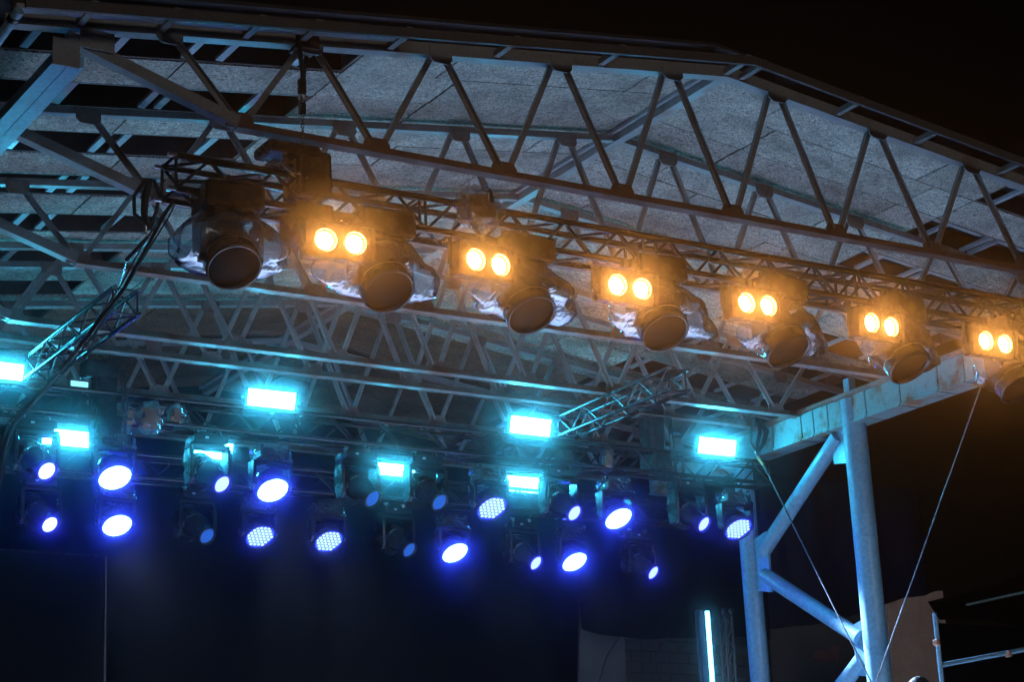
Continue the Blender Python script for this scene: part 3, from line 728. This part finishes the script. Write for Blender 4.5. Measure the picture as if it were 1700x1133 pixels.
MB().path([at(c[0] + 3 + 4 * math.sin(i * 1.7), c[1] + 4, c[2] + .05) for i, c in enumerate(P)], .006, 6).build('cable', 'rubber', cb)
MB().path([at(c[0] - 4 + 5 * math.cos(i * 1.3), c[1] - 2, c[2] + .03) for i, c in enumerate(P)], .0055, 6).build('cable', 'rubber', cb)
def bundle(label, c, dims, seed, m_in='black', cat='bundle'):
    """a device wrapped in crumpled clear plastic"""
    rnd = random.Random(seed); c = Vector(c); t = thing('wrapped_bundle', label, cat, c)
    MB().box(c + Vector((0, 0, -.01)), [d * .75 for d in dims], Matrix.Rotation(rnd.uniform(-.3, .3), 3, 'Y')).build('device', m_in, t, bevel=.015)
    n, m_ = 18, 12; vs = []
    for j in range(m_ + 1):
        th = math.pi * (j + .02) / (m_ + .04)
        for k in range(n):
            a = 2 * math.pi * k / n; d = Vector((math.sin(th) * math.cos(a), math.sin(th) * math.sin(a), math.cos(th)))
            f = .62 + .28 * noise.noise(d * 2.3 + Vector((seed, 0, 0))) + rnd.uniform(-.07, .07)
            vs.append(c + Vector((d.x * dims[0] * f, d.y * dims[1] * f, d.z * dims[2] * f)))
    MB().add(vs, [(j * n + k, j * n + (k + 1) % n, (j + 1) * n + (k + 1) % n, (j + 1) * n + k) for j in range(m_) for k in range(n)], False).build('wrapping', 'film', t)
    return t
bundle('plastic-wrapped black bundle on the front truss above the second blinder', at(792, 345, 12.4), (.32, .22, .26), 4)
bundle('plastic-wrapped tan device on the rear truss beside the left hoist', at(205, 692, 18.05), (.22, .2, .2), 8, 'tan')
bundle('plastic-wrapped tan device on the rear truss, second from the left hoist', at(248, 694, 18.0), (.26, .2, .24), 11, 'tan')
bundle('small plastic-wrapped tan device on the rear truss left of the cyan panel', at(292, 690, 18.0), (.16, .15, .18), 15, 'tan')
bundle('small plastic-wrapped cover hanging on the rear truss near the right hoist', at(1008, 762, 18.0), (.12, .12, .26), 19, 'tan')
wl = thing('work_light', 'small cyan work light beside the left hoist on the rear truss', 'stage light', at(132, 638, 18.05))
c = at(132, 638, 18.05)
MB().box(c + Vector((0, .03, 0)), (.2, .05, .075)).build('housing', 'black', wl, bevel=.006)
MB().box(c, (.17, .008, .05)).build('light_face', emit('work_light_face', (.25, .8, 1), 1.6, False), wl)

# ------------------------------------------------------------------ behind and beside the stage
def drape(name, label, xa, xb, Y, za_, zb_, m, amp=.05, wl_=.35, sag=None, seed=1, cat='curtain', along='x'):
    n = max(12, int(abs(xb - xa) / .05)); rows = 8; vs = []; rnd = random.Random(seed); ph = rnd.uniform(0, 6)
    for j in range(rows):
        f = j / (rows - 1)
        for k in range(n):
            x = xa + (xb - xa) * k / (n - 1)
            d = amp * (.5 + .5 * f) * math.sin(x * 6.28 / wl_ + ph + 1.3 * math.sin(x * 1.7)) + amp * .5 * noise.noise(Vector((x * 2, f * 2, seed)))
            z0 = za_ if sag is None else za_ + sag((x - xa) / (xb - xa))
            z = zb_ + (z0 - zb_) * f
            vs.append((x, Y + d, z) if along == 'x' else (Y + d, x, z))
    o = MB().add(vs, [(j * n + k, j * n + k + 1, (j + 1) * n + k + 1, (j + 1) * n + k) for j in range(rows - 1) for k in range(n - 1)], True).build(name, m)
    s_ = o.modifiers.new('thickness', 'SOLIDIFY'); s_.thickness = .006
    return tag(o, label, cat)
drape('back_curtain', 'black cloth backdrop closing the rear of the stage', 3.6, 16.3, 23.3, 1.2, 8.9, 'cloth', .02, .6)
sc_ = thing('video_screen', 'dark switched-off video screen at the lower left', 'screen', (6, 21.6, 1.2))
a = at(-60, 917, 21.6); b = at(178, 922, 21.6)
zt_ = b.z
MB().box2((3.9, 21.62, 1.25), (b.x - .02, 21.75, zt_ - .02)).build('panel', 'screen', sc_)
MB().box2((3.88, 21.6, zt_ - .02), (b.x, 21.78, zt_)).build('frame', 'black', sc_)
MB().box2((b.x - .02, 21.6, 1.25), (b.x, 21.78, zt_ - .022)).build('frame', 'fascia', sc_)
# cloths low down in the middle
a = at(962, 985, 21.0); b = at(1232, 1062, 21.0)
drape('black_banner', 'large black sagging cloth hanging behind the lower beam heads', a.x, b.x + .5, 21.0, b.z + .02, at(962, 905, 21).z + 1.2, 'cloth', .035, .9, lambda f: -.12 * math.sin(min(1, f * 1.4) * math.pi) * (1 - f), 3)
P = [at(x, y, 21.3) for x, y in ((963, 985), (966, 1040), (1034, 1040), (1036, 1180), (938, 1180))]
vv = [(v.x, 21.3 + .03 * math.sin(k * 2), v.z) for k, v in enumerate(P)]; vv[3] = (vv[3][0], vv[3][1], 1.2); vv[4] = (vv[4][0] - .12, vv[4][1], 1.2)
o = MB().add(vv + [(x, y + .02, z) for x, y, z in vv], [tuple(range(5)), tuple(range(5, 10))[::-1]] + [(k, 5 + k, 5 + (k + 1) % 5, (k + 1) % 5) for k in range(5)]).build('grey_sheet', 'greycloth')
tag(o, 'slanting warm grey sheet hanging beside the black cloth, low in the middle', 'sheet')
a = at(1028, 1064, 21.5); b = at(1228, 1064, 21.5)
ns = thing('block_wall', 'dim grey block wall seen below the black cloth', 'wall', (a.x, 21.5, 1.2))
hh = .14; z = 1.2; k = 0
while z < a.z + .2:
    x = a.x - (.0 if k % 2 == 0 else .15)
    while x < b.x + .3:
        x0 = max(x, a.x); x1 = x + .295
        if x1 - x0 > .05 and z > 3.2:
            strut('block', (x0, 21.5, z + hh / 2), (x1, 21.5, z + hh / 2), .08, hh - .008, 'blockwork', ns)
        x += .303
    z += hh; k += 1
MB().box2((a.x, 21.53, 1.2), (b.x + .3, 21.6, a.z + .3)).build('core', 'cloth', ns)
for x1, x2, lab in ((1088, 1096, 'thin black cable hanging before the block wall'), (1008, 995, 'thin black cable looping over the grey sheet')):
    o = MB().path([at(x1 + 20, 1060, 20.9), at(x1, 1090, 20.9), at(x2, 1133, 20.9), at(x2 - 4, 1180, 20.9)], .012, 6).build('hanging_cable', 'rubber'); tag(o, lab, 'cable')
# led tube and small tower
tp = at(1174, 1016, 15.9); lt = thing('led_tube', 'vertical white-blue led tube on a stand beside the rear column', 'stage light', (tp.x, 15.9, 1.2))
MB().lathe([(0, .021), (tp.z - 1.62, .021)], (tp.x, 15.9, 1.62), (0, 0, 1), 10).build('light_tube', 'tube', lt)
MB().box2((tp.x - .085, 15.93, 1.6), (tp.x - .03, 15.99, tp.z + .015)).build('housing', 'navy', lt, bevel=.006)
MB().lathe([(0, .25), (.02, .25), (.03, .03), (.4, .03)], (tp.x - .03, 15.93, 1.2), (0, 0, 1), 20, False).build('stand', 'black', lt)
q = at(1204, 1026, 18.4)
tw = box_truss('truss_tower', 'slim black truss tower with two small round heads on top', (q.x, 18.4, 1.2), (q.x, 18.4, q.z), .1, 'blacktruss', .014, .006, .12, (0, 1, 0)); tw['category'] = 'tower'
for dx in (-.055, .055):
    MB().lathe([(0, .0), (.01, .02), (.04, .028), (.07, .02), (.08, .0)], (q.x + dx, 18.36, q.z + .02), (0, 0, 1), 12).build('knob', 'gloss', tw)
# side: navy curtain, grey tarp with a red print, brown panel, canopy with scaffold
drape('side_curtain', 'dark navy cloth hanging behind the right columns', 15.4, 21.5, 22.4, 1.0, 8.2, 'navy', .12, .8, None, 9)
a = at(1276, 1046, 21.9); b = at(1436, 1018, 21.9)
gt = thing('grey_tarp', 'dim grey tarpaulin with a red print between the columns', 'tarpaulin', (a.x, 21.9, 1))
MB().add([(a.x, 21.9, .6), (b.x + .6, 21.9, .6), (b.x + .6, 21.9, b.z + .06), (b.x, 21.9, b.z), ((a.x + b.x) / 2, 21.9, (a.z + b.z) / 2 - .05), (a.x, 21.9, a.z),
    (a.x, 21.93, .6), (b.x + .6, 21.93, .6), (b.x + .6, 21.93, b.z + .06), (b.x, 21.93, b.z), ((a.x + b.x) / 2, 21.93, (a.z + b.z) / 2 - .05), (a.x, 21.93, a.z)],
    [(0, 1, 2, 3, 4, 5), (11, 10, 9, 8, 7, 6), (5, 4, 10, 11), (4, 3, 9, 10), (3, 2, 8, 9), (0, 5, 11, 6), (1, 7, 8, 2), (0, 6, 7, 1)]).build('sheet', 'greycloth', gt)
pr = [at(x, y, 21.893) for x, y in ((1346, 1090), (1362, 1080), (1374, 1082), (1382, 1072), (1394, 1076), (1392, 1102), (1378, 1098), (1366, 1102))]
MB().add([(v.x, v.y, v.z) for v in pr] + [(v.x, v.y + .004, v.z) for v in pr], [tuple(range(8)), tuple(range(8, 16))[::-1]] + [(k, 8 + k, 8 + (k + 1) % 8, (k + 1) % 8) for k in range(8)]).build('print', 'red', gt)
P = [at(x, y, 19.5) for x, y in ((1472, 1004), (1500, 994), (1536, 990), (1553, 982), (1565, 982), (1572, 1140), (1476, 1140))]
bpnl = thing('plywood_panel', 'brown plywood panel with a ragged top right of the near column', 'panel', (P[0].x, 19.5, 1))
vv = [(v.x, 19.5, v.z) for v in P[:5]] + [(P[5].x, 19.5, .2), (P[6].x, 19.5, .2)]
MB().add(vv + [(x, y + .04, z) for x, y, z in vv], [tuple(range(7))[::-1], tuple(range(7, 14))] + [(k, (k + 1) % 7, 7 + (k + 1) % 7, 7 + k) for k in range(7)]).build('sheet', 'brown', bpnl)
# canopy: scaffold frame with black cloth roof
cn = thing('canopy', 'black cloth canopy on blue-lit scaffold tubes at the lower right', 'canopy', (14.5, 14.5, 0))
a = at(1552, 1022, 15.0); b = at(1560, 1106, 15.0); c = at(1740, 1072, 15.0)
MB().path([(a.x, 15.0, .0), (a.x, 15.0, a.z + .02)], .024, 12).build('upright', 'column', cn)
MB().path([(b.x, 15.0, b.z), (c.x, 15.0, c.z)], .024, 12).build('rail', 'column', cn)
d = at(1602, 1006, 15.4); e = at(1720, 980, 15.4)
MB().path([d, e], .014, 10).build('roof_bar', 'column', cn)
for q in (at(1555, 1068, 14.975), at(1674, 1087, 14.975)):
    MB().box(q, (.05, .06, .06)).build('coupler', 'copper_tape', cn, bevel=.01)
R0 = [at(1540, 1000, 15.0), at(1556, 996, 15.2), at(1640, 975, 15.6), at(1760, 930, 16.0), at(1760, 1060, 15.3), at(1640, 1030, 15.0), at(1560, 1030, 14.95)]
ce = sum((Vector(v) for v in R0), Vector()) / 7 + Vector((0, .2, .03))
MB().add([tuple(v) for v in R0] + [tuple(ce)], [(k, (k + 1) % 7, 7) for k in range(7)]).build('cloth_roof', 'cloth', cn)
P = [at(1575, 1030, 15.6), at(1760, 1050, 15.6)]
MB().box2((P[0].x, 15.8, .3), (P[1].x + .5, 15.84, P[0].z)).build('back_cloth', 'cloth', cn)

# ------------------------------------------------------------------ a stage hand, only the top of the head reaches the picture
def person(label, head_top, floor_z):
    x, y, zt = head_top; Hh = zt - floor_z; t = thing('person', label, 'person', (x, y, floor_z)); k = Hh / 1.75
    J = {'pel': (0, 0, .95), 'chest': (0, 0, 1.28), 'neck': (0, .0, 1.47), 'head': (0, -.01, 1.56), 'top': (0, -.01, 1.68),
         'sl': (-.17, 0, 1.42), 'el': (-.24, .02, 1.14), 'wl': (-.25, -.06, .9), 'hl': (-.25, -.08, .82), 'sr': (.17, 0, 1.42), 'er': (.24, .02, 1.14), 'wr': (.25, -.06, .9), 'hr': (.25, -.08, .82),
         'll': (-.09, 0, .9), 'kl': (-.1, -.01, .5), 'al': (-.11, .02, .09), 'fl': (-.12, -.12, .03), 'lr': (.09, 0, .9), 'kr': (.1, -.01, .5), 'ar': (.11, .02, .09), 'fr': (.12, -.12, .03)}
    rad = {'pel': .15, 'chest': .155, 'neck': .06, 'head': .085, 'top': .07, 'sl': .065, 'el': .045, 'wl': .032, 'hl': .035, 'sr': .065, 'er': .045, 'wr': .032, 'hr': .035, 'll': .09, 'kl': .06, 'al': .042, 'fl': .035, 'lr': .09, 'kr': .06, 'ar': .042, 'fr': .035}
    E_ = [('pel', 'chest'), ('chest', 'neck'), ('neck', 'head'), ('head', 'top'), ('chest', 'sl'), ('sl', 'el'), ('el', 'wl'), ('wl', 'hl'), ('chest', 'sr'), ('sr', 'er'), ('er', 'wr'), ('wr', 'hr'), ('pel', 'll'), ('ll', 'kl'), ('kl', 'al'), ('al', 'fl'), ('pel', 'lr'), ('lr', 'kr'), ('kr', 'ar'), ('ar', 'fr')]
    names = list(J); me = bpy.data.meshes.new('body'); me.from_pydata([Vector(J[n]) * k for n in names], [(names.index(a), names.index(b)) for a, b in E_], []); me.materials.append(M['shirt'])
    o = bpy.data.objects.new('body', me); COL.objects.link(o); o.parent = t
    o.modifiers.new('skin', 'SKIN'); o.modifiers.new('sub', 'SUBSURF').levels = 1; o.modifiers['sub'].render_levels = 2
    for i, n in enumerate(names):
        me.skin_vertices[0].data[i].radius = (rad[n] * k, rad[n] * k); me.skin_vertices[0].data[i].use_root = n == 'pel'
    hb = MB(); vs = []; n, m_ = 22, 10; rnd = random.Random(2)
    for j in range(m_):
        th = math.pi * .60 * (j + .03) / (m_ - 1)
        for q in range(n):
            a = 2 * math.pi * q / n; r_ = .108 + rnd.uniform(-.006, .006)
            vs.append(Vector((x, y, floor_z)) + k * Vector((math.sin(th) * math.cos(a) * r_ * .9, -.0 + math.sin(th) * math.sin(a) * r_ * 1.08, 1.645 + math.cos(th) * r_)))
    hb.add(vs, [(j * n + q, j * n + (q + 1) % n, (j + 1) * n + (q + 1) % n, (j + 1) * n + q) for j in range(m_ - 1) for q in range(n)], True)
    hb.build('hair', 'hair', t)
    return t
ht = at(1524, 1125, 14.3); person('person with dark curly hair, only the crown showing at the bottom edge', (ht.x, ht.y, ht.z), 1.2 if ht.z < 3.3 else ht.z - 1.78)

# ------------------------------------------------------------------ thin haze added to imitate lens bloom round the lamps
hz_ = MB().box2((-32, -14, -1.3), (52, 62, 11)).build('haze', 'cloth'); hz_['kind'] = 'stuff'
hm = bpy.data.materials.new('haze'); hm.use_nodes = True; n = hm.node_tree.nodes; n.clear()
pv = n.new('ShaderNodeVolumePrincipled'); pv.inputs['Color'].default_value = (.95, .96, 1, 1); pv.inputs['Density'].default_value = .006; pv.inputs['Anisotropy'].default_value = .996; hm.cycles.volume_sampling = 'DISTANCE'
o = n.new('ShaderNodeOutputMaterial'); hm.node_tree.links.new(pv.outputs[0], o.inputs['Volume'])
hz_.data.materials.clear(); hz_.data.materials.append(hm)
